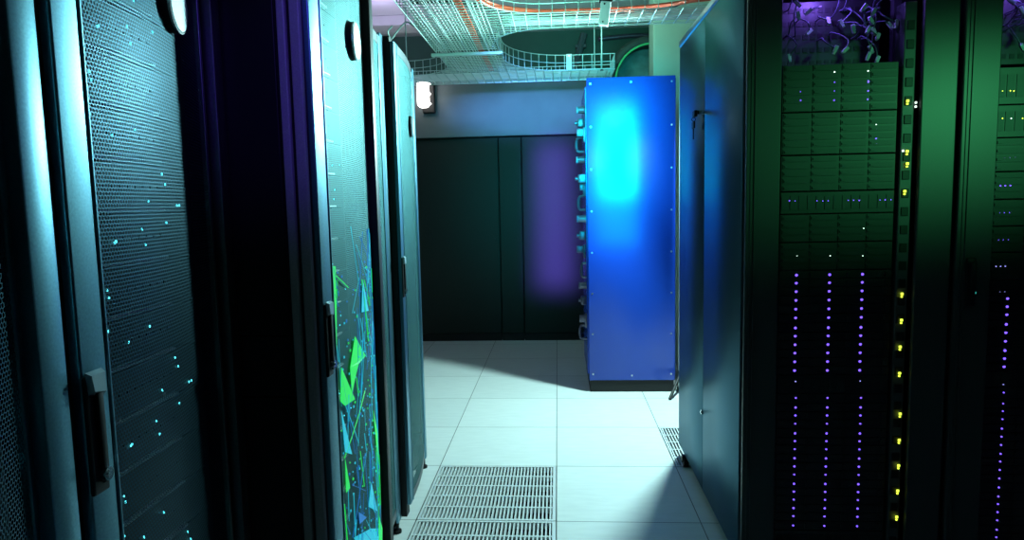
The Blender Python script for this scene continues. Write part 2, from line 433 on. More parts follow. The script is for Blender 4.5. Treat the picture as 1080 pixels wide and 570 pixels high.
# servers behind the mesh doors
def mesh_server(W, leds, seed):
    q = random.Random(seed); root = empty('rack_server', (0, 0, 0), 'x', 'server')
    w = W - .13; h = .0885
    MB().box(-.75, -.062, .065, .065 + w, .0, h - .002, .002).build('chassis', 'server', root)
    g = MB()
    for k in range(14):
        y = .15 + .022 * k
        g.box(-.0625, -.0605, y - .005, y + .005, h * .5, h * .5 + .004)
    g.build('vent_slots', 'grille', root)
    g = MB(); g.box(-.062, -.052, .15, .44 if W < .65 else .5, .002, .007, .0015)
    g.build('front_lip', 'lip', root)
    for k in range(leds):
        y = q.uniform(.10, .065 + w - .03); z = q.uniform(.012, h - .016)
        MB().box(-.0605, -.0585, y - .0007, y + .0007, z - .0021, z + .0021).build('status_light', 'cyan_led', root)
    return root
names = {0: 'in the leftmost cabinet', 1: 'behind the nearest mesh door', 2: 'behind the door with coloured shards', 4: 'behind the farthest mesh door'}
for c in (0, 1, 2, 4):
    W = .68 if c == 4 else .60
    protos = [mesh_server(W, n, 10 * c + n) for n in (6, 9, 5, 8)]
    ks = list(range(6, -14, -1))
    for t, k in enumerate(ks):
        if c == 0 and k > -2: continue
        pr = protos[t % 4] if t % 4 < len(protos) else protos[0]
        o = pr if not pr.get('used') else copy_tree(pr)
        o['used'] = 1
        X, y0 = cabs[c][0].location.x, cabs[c][0].location.y
        o.location = (X, y0, 1.34 + .089 * k + .0005)
        o['label'] = 'black server with cyan lights %s, %s' % (names[c], ('%s in the stack' % ORD[t]) if t == 0 else '%s from the top' % ORD[t])
        o['group'] = 'servers ' + names[c]
    for pr in protos:
        if not pr.get('used'):
            for ch in kids(pr): bpy.data.objects.remove(ch)
            bpy.data.objects.remove(pr)
for o in bpy.data.objects:
    if 'used' in o: del o['used']

# ------------------------------------------------------------------ right row of cabinets
FY, BY = 2.306, 3.515
def front_cabinet(x0, x1, label, side=False, stile=.115, handle=False):
    root = empty('server_cabinet', (x0, FY, 0), label, 'server cabinet', 'cabinets facing the camera with lit servers')
    W = x1 - x0; D = BY - FY
    b = MB()
    t = .02
    if not side: b.box(.0, t, .03, D, .05, 2.10)
    b.box(W - t, W, .03, D, .05, 2.10); b.box(t, W - t, D - t, D, .05, 2.10)
    b.box(0, W, .03, D, 2.10, 2.118); b.box(t, W - t, .03, D - t, .05, .10)
    b.build('cabinet_body', 'black', root)
    if side:
        p = MB(); p.box(0, t, .035, .622, .062, 2.092, .003); shade_auto(p.build('side_panel', 'side_panel', root))
        p = MB(); p.box(0, t, .626, D - .002, .062, 2.092, .003); shade_auto(p.build('side_panel', 'side_panel', root))
        p = MB(); p.box(-.004, .03, .0, D, 2.094, 2.128, .008, 3); shade_auto(p.build('roof_trim', 'trim_r', root))
        # key lock on the seam, with its key hanging
        l = MB(); l.cyl((.002, .640, 1.706), (-.022, .640, 1.706), .009, 16); lk = l.build('lock', 'chrome', root)
        l = MB(); l.box(-.036, -.022, .655, .70, 1.692, 1.718, .003); l.box(-.026, -.02, .64, .66, 1.700, 1.712); l.build('key', 'rubber', lk)
        l = MB(); l.torus((-.03, .70, 1.684), .008, .0015, 'Y', 16, 5); l.box(-.034, -.026, .68, .725, 1.645, 1.676, .004); l.cyl((-.03, .703, 1.646), (-.03, .703, 1.60), .0025, 8); l.build('spare_key', 'rubber', lk)
        l = MB(); l.cyl((.002, .64, .41), (-.004, .64, .41), .010, 14); l.cyl((-.004, .64, .41), (-.007, .64, .41), .005, 10); l.build('lock', 'chrome', root)
    # door frame
    d = MB()
    d.box(.004, stile, 0, .018, .06, 2.09, .004); d.box(W - stile, W - .004, 0, .018, .06, 2.09, .004)
    d.box(stile, W - stile, 0, .018, 2.0, 2.09, .004); d.box(stile, W - stile, 0, .018, .06, .14, .004)
    df = d.build('door_frame', 'frame_r', root)
    d = MB(); d.box(.018, .022, -.003, .002, .06, 2.09); d.box(.030, .036, -.004, .002, .06, 2.09); d.build('edge_ribs', 'frame_r', df)
    if handle:
        l = MB(); l.box(.035, .066, -.012, .002, .972, 1.132, .005); l.box(.040, .058, -.028, -.010, 1.0, 1.12, .006); shade_auto(l.build('handle', 'rubber', df))
        l = MB(); l.cyl((.058, -.011, 1.018), (.058, -.016, 1.018), .006, 16); l.build('lock', 'teal_led', df)
    for y in (.16,):
        for x in (stile - .031, W - stile - .02): MB().box(x, x + .025, y, y + .03, .10, 2.10).build('mounting_rail', 'pdu', root)
    for (cx, cy) in ((.035, .07), (W - .06, .07), (.004 if side else .035, D - .17), (W - .06, D - .05)):
        c = MB(); c.cyl((cx - .012, cy, .03), (cx + .012, cy, .03), .03, 20); c.box(cx - .018, cx + .018, cy - .014, cy + .014, .036, .06); c.cyl((cx - .018, cy, .03), (cx + .018, cy, .03), .008, 10)
        c.build('caster', 'rubber', root)
    return root
cabA = front_cabinet(.62, 1.290, 'dark server cabinet beside the aisle with three columns of violet lights', side=True)
cabB = front_cabinet(1.298, 1.975, 'dark server cabinet cut by the right edge of the photo, black handle on its frame', handle=True, stile=.118)

def led(mb_parent, x, z, mat, r=.0036, y=None, name='status_light'):
    y = 2.33 if y is None else y
    m = MB(); m.cyl((x, y + .001, z), (x, y - .003, z), r, 10, r * .6)
    return m.build(name, mat, mb_parent, loc=Vector((0, 0, 0)) - mb_parent.location)

def front_server(x0, x1, z0, z1, label, cat='server', group=None, slots=True, name='rack_server', depth=.75, style=0):
    root = empty(name, (x0, 2.33, z0), label, cat, group)
    w, h = x1 - x0, z1 - z0
    MB().box(0, w, 0.0, depth, .0006, h - .0012, .0015).build('chassis', 'server', root)
    g = MB()
    if style == 0:
        n = 3
        for k in range(n):
            a = w * (k + .08) / n; b = w * (k + .92) / n
            g.box(a, b, -.0016, .0, h * .16, h * .30); g.box(a, b, -.0016, .0, h * .62, h * .78)
            g.box(b - .012, b - .006, -.006, -.0, h * .2, h * .8)
    elif style == 1:
        n = max(3, int(w / .028))
        for k in range(n):
            a = w * (k + .1) / n; b = w * (k + .9) / n
            g.box(a, b, -.002, .0, h * .2, h * .8)
    else:
        m = max(2, int(h / .022)); n = 4
        for i in range(m):
            for k in range(n):
                a = w * (k + .06) / n; b = w * (k + .94) / n
                g.box(a, b, -.003, .0, h * (i + .12) / m, h * (i + .82) / m)
                g.box(a + .004, a + .02, -.006, -.003, h * (i + .3) / m, h * (i + .6) / m)
    g.build('bezel', 'grille', root)
    return root
A1 = [1.08, 1.053, 1.024, .994, .964, .934, .899, .871, .841, .812, .782, .751]
A2 = [.655, .621, .593, .564, .529, .502, .473, .44, .411, .382, .348, .32, .291, .26, .231, .196]
AX0, AX1 = .745, 1.112
def bounds(zs, top, bot):
    e = [top] + [(zs[i] + zs[i + 1]) / 2 for i in range(len(zs) - 1)] + [bot]
    return [(e[i + 1], e[i]) for i in range(len(zs))]
def bank(zs, top, bot, x0, x1, xs, word, cab, size):
    for i, ((z0, z1), z) in enumerate(zip(bounds(zs, top, bot), zs)):
        n = {1: 'one violet light', 3: 'three violet lights'}[len(xs)]
        lab = 'slim server with %s, %s in the %s bank, %s cabinet' % (n, ORD[i] if i == 0 else ORD[i] + ' down', word, cab)
        s = front_server(x0, x1, z0, z1, lab, group='slim servers in the %s cabinet, %s bank' % (cab, word))
        for x in xs: led(s, x, z, 'violet_led', size(i), name='violet_light')
bank(A1, 1.095, .736, AX0, AX1, (.802, .911, 1.018), 'upper', 'aisle-side', lambda i: .0050)
bank(A2, .67, .180, AX0, AX1, (.808, .914, 1.025), 'lower', 'aisle-side', lambda i: .0042 if i % 3 else .0036)
def unit(z0, z1, label, leds, style=1, x0=AX0, x1=AX1, cat='server', name='rack_server'):
    s = front_server(x0, x1, z0, z1, label, cat, style=style, name=name)
    for (x, z, m, r) in leds: led(s, x, z, m, r)
    return s
unit(.1005, .179, 'black blank base unit under the lower server bank, aisle-side cabinet', [], 1)
unit(.671, .735, 'black switch between the two violet-lit banks, aisle-side cabinet', [(.806, .713, 'dim_led', .003), (1.02, .714, 'dim_led', .003)], 1, name='network_switch', cat='network switch')
unit(1.096, 1.19, 'black storage unit above the upper violet bank, aisle-side cabinet', [(.802, 1.146, 'pale_led', .002), (.911, 1.144, 'pale_led', .002), (1.017, 1.142, 'pale_led', .002)], 2, name='storage_unit', cat='storage unit')
unit(1.191, 1.285, 'black storage unit under the row of small blue switch lights', [(1.017, 1.234, 'pale_led', .002)], 2, name='storage_unit', cat='storage unit')
sw = [(.774, 1.331), (.792, 1.33), (.863, 1.329), (.882, 1.328), (.899, 1.328), (.964, 1.328), (.981, 1.328), (1.0, 1.327), (1.066, 1.327), (1.083, 1.327), (1.101, 1.327)]
unit(1.286, 1.36, 'network switch with a row of small blue lights in the aisle-side cabinet', [(x, z, 'violet_led', .0022) for x, z in sw], 1, name='network_switch', cat='network switch')
unit(1.361, 1.48, 'black storage unit above the row of small blue switch lights', [], 2, name='storage_unit', cat='storage unit')
unit(1.481, 1.62, 'drive array with four small lights stacked on its right side', [(1.047, 1.574, 'pale_led', .002), (1.047, 1.559, 'dim_led', .002), (1.048, 1.529, 'violet_led', .003), (1.049, 1.512, 'dim_led', .002)], 2, name='drive_array', cat='drive array')
up = [(.802, 1.687, .003), (.803, 1.659, .0042), (.91, 1.714, .0036), (.91, 1.686, .003), (.91, 1.656, .0046), (1.017, 1.713, .0046), (1.018, 1.683, .003), (1.017, 1.656, .003)]
unit(1.621, 1.775, 'blade chassis with the topmost cluster of violet lights, aisle-side cabinet', [(x, z, 'violet_led', r) for x, z, r in up] + [(.91, 1.747, 'pale_led', .0026), (1.016, 1.747, 'pale_led', .0026)], 2, name='blade_chassis', cat='blade chassis')

# power strip with yellow lights
p = empty('power_strip', (1.125, 2.3285, .102), 'upright power strip with yellow lights beside the violet-lit servers', 'power strip')
pm = MB(); pm.box(0, .04, 0, .06, 0, 1.86, .004); pm.build('strip_body', 'pdu', p)
for k in range(30):
    g = MB(); g.box(.008, .032, -.003, .001, .03 + k * .06, .06 + k * .06, .002); g.build('outlet', 'rubber', p)
for x, z in [(1.14, 1.646), (1.144, 1.484), (1.146, 1.444), (1.141, 1.354), (1.144, 1.013), (1.145, .924), (1.144, .833), (1.145, .742), (1.152, .601), (1.152, .509), (1.153, .419), (1.153, .329), (1.153, .235)]:
    m = MB(); m.box(x - .0042, x + .0042, 2.319, 2.323, z - .004, z + .004, .001); m.box(x - .0035, x + .0015, 2.319, 2.323, z - .012, z - .007)
    m.build('yellow_light', 'yellow_led', p, loc=-p.location)
for x, z in [(1.166, 1.64), (1.166, 1.627), (1.131, 1.486), (1.165, 1.98)]:
    m = MB(); m.box(x - .002, x + .002, 2.319, 2.325, z - .003, z + .003); m.build('white_light', 'pale_led', p, loc=-p.location)

# second facing cabinet
BX0, BX1 = 1.418, 1.832
B1 = [.992, .965, .938, .905, .877, .848, .816, .789, .761]
B2 = [.672, .634, .608, .58, .547, .519, .49, .459, .432, .402, .372, .34, .308, .281, .252, .223, .189, .162]
bank(B1, 1.005, .746, BX0, BX1, (1.487,), 'upper', 'right-edge', lambda i: .0050)
bank(B2, .69, .147, BX0, BX1, (1.490,), 'lower', 'right-edge', lambda i: .0034 if i > 3 else .0028)
unit(.1005, .146, 'black blank base unit under the lower bank, right-edge cabinet', [], 1, BX0, BX1)
unit(.691, .745, 'black switch between the two banks, right-edge cabinet', [(1.487, .70, 'dim_led', .002)], 1, BX0, BX1, name='network_switch', cat='network switch')
zz = [(1.006, 1.055, 1.015, (1.445, 1.46, 1.475), 'dim_led', .002), (1.056, 1.145, 1.10, (1.445, 1.459, 1.474), 'dim_led', .002), (1.146, 1.232, 1.188, (1.447, 1.462, 1.478), 'violet_led', .0022),
      (1.233, 1.32, 1.277, (1.446, 1.461, 1.477), 'violet_led', .0025), (1.321, 1.41, 1.365, (1.446, 1.461, 1.477), 'violet_led', .0025), (1.411, 1.52, 1.455, (1.453, 1.47, 1.486), 'dim_led', .002)]
wd = ['first', 'second', 'third', 'fourth', 'fifth', 'sixth']
for i, (z0, z1, zl, xs, m, r) in enumerate(zz):
    unit(z0, z1, 'storage unit with three tiny lights, %s above the violet column, right-edge cabinet' % wd[i], [(x, zl, m, r) for x in xs], 2, BX0, BX1, 'storage unit', 'storage_unit')
unit(1.521, 1.625, 'network switch with yellow-green lights and cables in the right-edge cabinet', [(1.441, 1.582, 'yellow_led', .003), (1.468, 1.581, 'pale_led', .003), (1.503, 1.58, 'yellow_led', .003)], 1, BX0, BX1, 'network switch', 'network_switch')
unit(1.626, 1.745, 'network switch with four yellow lights, topmost unit in the right-edge cabinet', [(1.423, 1.67, 'yellow_led', .0026), (1.437, 1.669, 'yellow_led', .0022), (1.461, 1.669, 'yellow_led', .003), (1.472, 1.668, 'yellow_led', .003)], 1, BX0, BX1, 'network switch', 'network_switch')

# patch panels and patch cables at the head of both cabinets
def patch_panel(x0, x1, label):
    r = empty('patch_bay', (x0, 2.47, 1.776), label, 'patch bay')
    MB().box(0, x1 - x0, 0, .25, 0, .235, .002).build('panel_body', 'server', r)
    for i in range(5):
        g = MB()
        for k in range(14):
            a = .012 + (x1 - x0 - .024) * k / 14; g.box(a, a + .016, -.002, .0, .02 + i * .044, .036 + i * .044)
        g.build('port_row', 'rubber', r)
patch_panel(AX0, AX1, 'patch panel behind tangled cables at the top of the aisle-side cabinet')
patch_panel(BX0, BX1, 'patch panel behind tangled cables at the top of the right-edge cabinet')
def patch_cable(x, z, q, label, grp):
    root = empty('patch_cable', (x, 2.40, z), label, 'patch cable', grp)
    dx = q.uniform(-.05, .05); dz = q.uniform(.02, .09) * q.choice((-1, 1))
    end = Vector((dx, -.040 + q.uniform(-.010, .018), dz))
    MB().tube(spline([(0, .07, 0), (0, .03, .0), (dx * .5 + q.uniform(-.03, .03), -.03, dz * .5), end], 6), .0023, 6).build('cable', 'patch', root, True)
    a = q.uniform(-.9, .9)
    pl = MB(); pl.box(-.006, .006, -.004, .004, -.011, .011, .0015); pl.box(-.004, .004, -.0055, .0055, -.018, -.011, .001); pl.box(-.002, .002, .004, .007, -.006, .010)
    pl.xform(Matrix.Translation(end) @ Matrix.Rotation(a, 4, 'Y') @ Matrix.Rotation(q.uniform(-.5, .5), 4, 'X')).build('plug', 'plug', root)
q = random.Random(21)
for k in range(26): patch_cable(q.uniform(.78, 1.09), q.uniform(1.86, 1.98), q, 'loose grey patch cable with clear plug in the tangle atop the aisle-side cabinet', 'patch cables in the aisle-side cabinet')
for k in range(14): patch_cable(q.uniform(1.44, 1.62), q.uniform(1.86, 1.98), q, 'loose grey patch cable with clear plug in the tangle atop the right-edge cabinet', 'patch cables in the right-edge cabinet')

# ------------------------------------------------------------------ blue cabinet
b = empty('blue_cabinet', (.203, 4.69, 0), 'tall blue steel cabinet on a black plinth at the end of the aisle', 'cabinet')
WB, DB, HB = .602, .70, 2.17
MB().box(.02, WB, .012, DB, .09, HB - .012, .004).build('cabinet_body', 'blue', b)
pn = MB(); pn.box(.004, WB - .004, 0, .014, .085, HB, .004); shade_auto(pn.build('front_panel', 'blue', b))
MB().box(.01, WB - .01, .01, DB - .01, 0, .09).build('plinth', 'rubber', b)
for x in (.03, WB - .03):
    for k in range(8):
        z = .13 + (HB - .17) * k / 7
        s = MB(); s.cyl((x, .001, z), (x, -.004, z), .0075, 12, .005); s.build('screw', 'screw', b)
for z in (.12, HB - .035):
    s = MB(); s.cyl((WB / 2, .001, z), (WB / 2, -.004, z), .0075, 12, .005); s.build('screw', 'screw', b)
q = random.Random(5)
MB().box(-.006, .02, .05, DB - .03, .12, HB - .05, .003).build('device_rail', 'blue', b)
zs = [1.98, 1.90, 1.80, 1.74, 1.64, 1.50, 1.43, 1.33, 1.22, 1.10, .98, .86, .74, .62, .50, .40]
for i, z in enumerate(zs):
    y = .16 + .10 * math.sin(i * 2.1); dpt = q.uniform(.035, .06); s = MB()
    if i % 4 == 0:
        s.cyl((-.006, y, z), (-dpt, y, z), .028, 18, .022); s.box(-dpt - .012, -dpt + .004, y - .006, y + .006, z - .024, z + .024, .003); nm = 'knob'
    elif i % 4 == 1:
        s.box(-dpt, -.004, y - .03, y + .03, z - .03, z + .03, .008); s.cyl((-dpt, y, z), (-dpt - .018, y, z), .012, 12); nm = 'push_button'
    elif i % 4 == 2:
        s.box(-.02, -.004, y - .02, y + .02, z - .05, z + .05, .005); s.box(-dpt - .01, -.016, y - .008, y + .008, z - .01, z + .04, .004); nm = 'lever'
    else:
        s.tube(spline([(-.005, y, z + .05), (-dpt, y, z + .04), (-dpt, y, z - .04), (-.005, y, z - .05)], 5), .009, 8); nm = 'pull_handle'
    shade_auto(s.build(nm, 'device', b))

# thin white pole beside it
st = empty('floor_pole', (.829, 4.66, 0), 'thin white upright pole with a black splayed foot beside the blue cabinet', 'pole')
MB().cyl((0, 0, .04), (0, 0, 2.16), .0085, 14).build('pole', 'white_plastic', st, True)
MB().cyl((0, 0, .10), (0, 0, .16), .013, 14).build('hub', 'rubber', st)
for dx, dy in ((-.095, -.165), (.14, -.10), (.02, .17)):
    MB().cyl((0, 0, .13), (dx, dy, .008), .010, 10).build('foot', 'rubber', st)

# ------------------------------------------------------------------ back of the room
def storage_cabinet(x0, x1, label):
    r = empty('storage_cabinet', (x0, 6.5, 0), label, 'cabinet', 'black cabinets along the back wall')
    w = x1 - x0
    MB().box(0, w, .02, .46, .0, 1.965, .002).build('cabinet_body', 'dark_cabinet', r)
    d = MB(); d.box(.006, w - .006, 0, .02, .075, 1.955, .003); dd = d.build('door', 'dark_cabinet', r)
    MB().cyl((w - .05, -.002, 1.0), (w - .05, -.010, 1.0), .008, 10).build('door_lock', 'rubber', dd)
    MB().box(0, w, .004, .02, 0, .07).build('plinth', 'rubber', r)
storage_cabinet(-1.50, -.56, 'wide black cabinet on the back wall below the lamp')
storage_cabinet(-.555, -.34, 'narrow black cabinet in the middle of the back wall')
storage_cabinet(-.335, .62, 'black cabinet on the back wall partly behind the blue one')

lp = empty('wall_lamp', (-1.235, 6.47, 2.37), 'glowing white bulkhead lamp on the back wall beside the left row', 'lamp')
l = MB(); l.box(-.02, .10, -.05, .0, -.17, .16, .012); l.build('lamp_base', 'rubber', lp)
l = MB(); l.box(-.05, .055, -.17, -.045, -.125, .12, .035, 4); shade_auto(l.build('lamp_glass', 'lamp_glow', lp), 60)
l = MB()
for z in (-.09, 0, .09): l.tube([(.045, -.05, z), (.068, -.09, z), (.068, -.15, z), (.03, -.185, z)], .006, 6)
l.build('lamp_cage', 'lamp_glow', lp)

dct = empty('round_duct', (.80, 5.86, 2.33), 'large round black duct mouth above the blue cabinet', 'duct')
m = MB(); m.torus((0, .02, 0), .335, .045, 'Y', 56, 12); m.build('duct_collar', 'duct', dct, True)
m = MB()
n = 48
vs = []
for yy in (.0, .60):
    for i in range(n): a = 2 * PI * i / n; vs.append((.33 * math.cos(a), yy, .33 * math.sin(a)))
m.faces(vs, [(i, (i + 1) % n, n + (i + 1) % n, n + i) for i in range(n)]); m.build('duct_tube', 'duct', dct, True)
m = MB(); m.cyl((0, .30, 0), (0, .32, 0), .327, 48); m.build('duct_damper', 'duct_in', dct)
m = MB(); m.tube([(.30 * math.cos(a), -.05, .30 * math.sin(a)) for a in [PI * .02 + PI * .96 * i / 30 for i in range(31)]], .009, 8)
o = m.build('cable_loop', 'green_cable', None, True, loc=(.80, 5.86, 2.33)); tag(o, 'green cable arching around the mouth of the round duct', 'cable')

m = MB(); m.tube([(.29, 6.95, 3.0), (.15, 6.95, 2.52)], .035, 8)
for t in (.25, .55): z = 3.0 - .48 * t; x = .29 - .14 * t; m.box(x - .055, x + .055, 6.93, 6.985, z - .018, z + .018, .004)
tag(m.build('wall_conduit', 'grey_wall', None), 'grey conduit with clamps slanting down the dark back wall', 'conduit')
m = MB(); m.tube(spline([(.42, 6.9, 2.93), (.78, 6.9, 2.95), (.95, 6.9, 2.93), (.98, 6.9, 2.85), (.86, 6.9, 2.62), (.83, 6.9, 2.5)], 8), .022, 8)
tag(m.build('bent_pipe', 'device', None, True), 'bent pipe on the back wall above the round duct', 'pipe')

# ------------------------------------------------------------------ wire cable trays
ZT = 2.35
def inside_near(x, y):
    if -.79 <= x <= -.37 and 2.0 <= y <= 4.595: return True
    if y <= 4.06 and y >= 3.74 and -.37 <= x <= 2.4: return True
    if -.37 < x < -.05 and 4.06 < y < 4.38:      # fillet
        return (x + .05) ** 2 + (y - 4.38) ** 2 >= .32 ** 2
    if -.37 < x < -.05 and 3.42 < y < 3.74:
        return (x + .05) ** 2 + (y - 3.42) ** 2 >= .32 ** 2
    return False
def inside_far(x, y):
    if -.79 <= x <= -.37 and 4.605 <= y <= 5.78: return True
    if 5.36 <= y <= 5.78 and -1.9 <= x <= .455: return True
    if -.37 < x < .10 and 4.80 < y < 5.36:
        return ((x - .10) / .47) ** 2 + ((y - 4.80) / .56) ** 2 >= 1
    if -1.15 < x < -.79 and 5.0 < y < 5.36:
        return (x + 1.15) ** 2 + (y - 5.0) ** 2 >= .36 ** 2
    return False
def clip_runs(fn, lo, hi, step=.01):
    runs = []; start = None; t = lo
    while t <= hi:
        if fn(t):
            if start is None: start = t
            last = t
        elif start is not None: runs.append((start, last)); start = None
        t += step
    if start is not None: runs.append((start, last))
    return [r for r in runs if r[1] - r[0] > .02]
def arc(cx, cy, rx, ry, a0, a1, n=12): return [(cx + rx * math.cos(a0 + (a1 - a0) * i / n), cy + ry * math.sin(a0 + (a1 - a0) * i / n)) for i in range(n + 1)]
def resample(poly, step):
    out = [Vector(poly[0])]; acc = 0
    for a, b in zip(poly, poly[1:]):
        a = Vector(a); b = Vector(b); L = (b - a).length
        while acc + L >= step:
            t = (step - acc) / L; a = a + (b - a) * t; L = (b - a).length; acc = 0; out.append(a.copy())
        acc += L
    return out
def tray(name, inside, xr, yr, walls, label, hz=.10):
    root = empty(name, (0, 0, 0), label, 'cable tray')
    m = MB(); R = .0026
    x = xr[0]
    xs = [-.79 + .07 * k for k in range(-16, 47)]
    for x in xs:
        if xr[0] <= x <= xr[1]:
            for a, c in clip_runs(lambda t: inside(x, t), *yr): m.tube([(x, a, ZT), (x, c, ZT)], R, 5)
    y = yr[0]
    while y <= yr[1]:
        for a, c in clip_runs(lambda t: inside(t, y), *xr): m.tube([(a, y, ZT + .004), (c, y, ZT + .004)], R, 5)
        y += .05
    m.build('wire_bottom', 'wire', root)
    for wl in walls:
        m = MB()
        for z in (ZT, ZT + hz * .5, ZT + hz): m.tube([(p[0], p[1], z) for p in wl], R * 1.15, 5)
        for p in resample(wl, .07): m.tube([(p.x, p.y, ZT), (p.x, p.y, ZT + hz)], R, 5)
        m.build('wire_side', 'wire', root)
    return root
tn = tray('cable_tray', inside_near, (-.80, 2.4), (2.0, 4.6),
     [[(-.79, 2.0), (-.79, 4.6)],
      [(-.37, 4.6)] + [(-.37, 4.38)] + arc(-.05, 4.38, .32, .32, PI, 1.5 * PI)[1:] + [(2.4, 4.06)],
      [(-.37, 2.0)] + arc(-.05, 3.42, .32, .32, PI, PI / 2) + [(2.4, 3.74)]],
     'zinc wire cable tray full of cables over the aisle, nearest branch')
tf = tray('cable_tray', inside_far, (-1.9, .46), (4.6, 5.79),
     [[(-.37, 4.6), (-.37, 4.8)] + arc(.10, 4.80, .47, .56, PI, PI / 2)[1:] + [(.455, 5.36), (.455, 5.78)],
      [(.455, 5.78), (-1.9, 5.78)],
      [(-.79, 4.6), (-.79, 5.0)] + arc(-1.15, 5.0, .36, .36, 0, PI / 2)[1:] + [(-1.9, 5.36)]],
     'far zinc wire cable tray curving right above the blue cabinet', .115)
c = empty('coupling_bar', (-.58, 4.6, ZT - .012), 'flat steel bar joining the two cable tray sections', 'bracket')
MB().box(-.245, .235, -.02, .02, -.012, .008, .003).build('bar', 'wire', c)
for x in (-.215, -.05, .2): MB().cyl((x, 0, -.016), (x, 0, .02), .009, 6).build('bolt', 'chrome', c)
c = empty('tray_clip', (.105, 5.352, 2.40), 'white joint clip on the side of the far cable tray', 'clip')
MB().box(-.022, .022, -.012, .004, -.05, .07, .004).build('clip_plate', 'white_plastic', c); MB().cyl((0, -.012, .05), (0, -.02, .05), .01, 8).build('bolt', 'chrome', c)
for i, (x, y, lab) in enumerate([(.355, 5.35, 'thin threaded rod holding up the right end of the far tray'), (.325, 5.79, 'rear threaded rod at the right end of the far tray'),
                                 (-1.135, 5.25, 'thin threaded rod beside the left row hanging from the ceiling')]):
    r = empty('hanger_rod', (x, y, ZT - .02), lab, 'hanger rod'); MB().cyl((0, 0, 0), (0, 0, ZC - ZT + .02), .0045, 8).build('rod', 'wire', r)
    MB().cyl((0, 0, .006), (0, 0, .016), .012, 6).build('nut', 'chrome', r)
hk = MB(); hk.tube(spline([(-.80, 3.95, 2.36), (-.86, 4.0, 2.40), (-.93, 4.05, 2.36), (-.97, 4.08, 2.33), (-.99, 4.08, 2.37), (-.96, 4.07, 2.40)], 8), .005, 6)
tag(hk.build('wire_hook', 'wire', None, True), 'bent wire hook on the left side of the near cable tray', 'hook')
jb = empty('junction_box', (.262, 3.69, 2.325), 'small white box hanging under the edge of the near cable tray', 'junction box')
m = MB(); m.box(-.026, .026, -.022, .022, -.065, .055, .004); m.xform(Matrix.Rotation(.12, 4, 'Y')); m.build('box_body', 'white_plastic', jb)
m = MB(); m.box(-.034, .034, -.02, .03, .055, .075, .003); m.xform(Matrix.Rotation(.12, 4, 'Y')); m.build('clamp', 'rubber', jb)
m = MB(); m.cyl((-.002, -.023, .04), (-.002, -.026, .04), .005, 8); m.cyl((-.012, -.023, -.05), (-.012, -.026, -.05), .004, 8); m.build('screw', 'rubber', jb)

# cables in the trays
q = random.Random(77)
GW = 'white cables lying in the cable tray'; LW = 'white cable among many lying in the wire cable tray over the aisle'
for k in range(20):                       # along the main tray, side by side
    x = -.765 + .0192 * k; z = ZT + .0145
    if -.525 < x < -.455: continue
    pts = [(x + q.uniform(-.0045, .0045), y, z + q.uniform(0, .002)) for y in (2.0, 2.5, 3.0, 3.5, 4.0, 4.5, 5.0, 5.34)]
    m = MB(); m.tube(spline(pts, 5), q.uniform(.0034, .0046), 6)
    tag(m.build('data_cable', 'white_cable', None, True), LW, 'cable', GW)
for k in range(27):                       # along the branch, three layers
    y = 3.925 + .0135 * (k % 9); z = ZT + .0145 + .013 * (k // 9); w0 = q.uniform(-.30, -.26)
    pts = [(x, y + q.uniform(-.0015, .0015), z + q.uniform(0, .0015)) for x in (w0, -.1, .1, .4, .7, 1.0, 1.4, 2.2)]
    m = MB(); m.tube(spline(pts, 5), q.uniform(.0034, .0044), 6)
    tag(m.build('data_cable', 'white_cable', None, True), LW, 'cable', GW)
for k in range(8):
    y = 5.42 + .04 * k; z = ZT + .015 
    m = MB(); m.tube(spline([(-1.8, y, z), (-.9, y + .01, z), (-.3, y - .01, z), (.1, y, z), (.43, y, z)], 5), q.uniform(.004, .006), 6)
    tag(m.build('data_cable', 'white_cable', None, True), 'white cable lying in the far cable tray above the blue cabinet', 'cable', 'white cables in the far tray')
for k in range(4):
    e = .0145 * k; y = 3.762 + e
    m = MB(); m.tube(spline([(-.42 - e, 2.0, 2.405), (-.41 - e, 2.9, 2.40), (-.395 - e, 3.30, 2.392), (-.338 - e * .7, 3.615 + e * .7, 2.382), (-.12, 3.752 + e, 2.374), (.1, y, 2.370), (.35, y, 2.367), (.6, y, 2.38), (.8, y, 2.40), (1.2, y, 2.41), (2.2, y, 2.40)], 7), .0058, 7)
    tag(m.build('orange_cable', 'orange_cable', None, True), 'orange cable curving along the near edge of the tray branch', 'cable', 'orange cables curving into the tray branch')
for k in range(3):
    x = -.507 + .0135 * k
    m = MB(); m.tube(spline([(x, 2.0, 2.364), (x + .002, 3.0, 2.365), (x + .006, 3.9, 2.364), (x + .003, 4.2, 2.366), (x, 4.6, 2.364), (x + .003, 5.1, 2.365), (x, 5.34, 2.366)], 7), .0062, 7)
    tag(m.build('orange_cable', 'orange_cable', None, True), 'orange cable running straight along the main cable tray', 'cable', 'orange cables along the main tray')
for k in range(3):
    y = 3.845 + .021 * k
    m = MB(); m.tube(spline([(-.75, 3.58 + .021 * k, 2.398), (-.5, 3.63 + .021 * k, 2.397), (-.2, y - .01, 2.385), (.2, y, 2.372), (.6, y, 2.39), (.9, y, 2.43), (2.2, y, 2.42)], 7), .0075, 7)
    tag(m.build('power_cable', 'black_cable', None, True), 'thick black cable crossing the cable tray', 'cable', 'black cables in the tray')

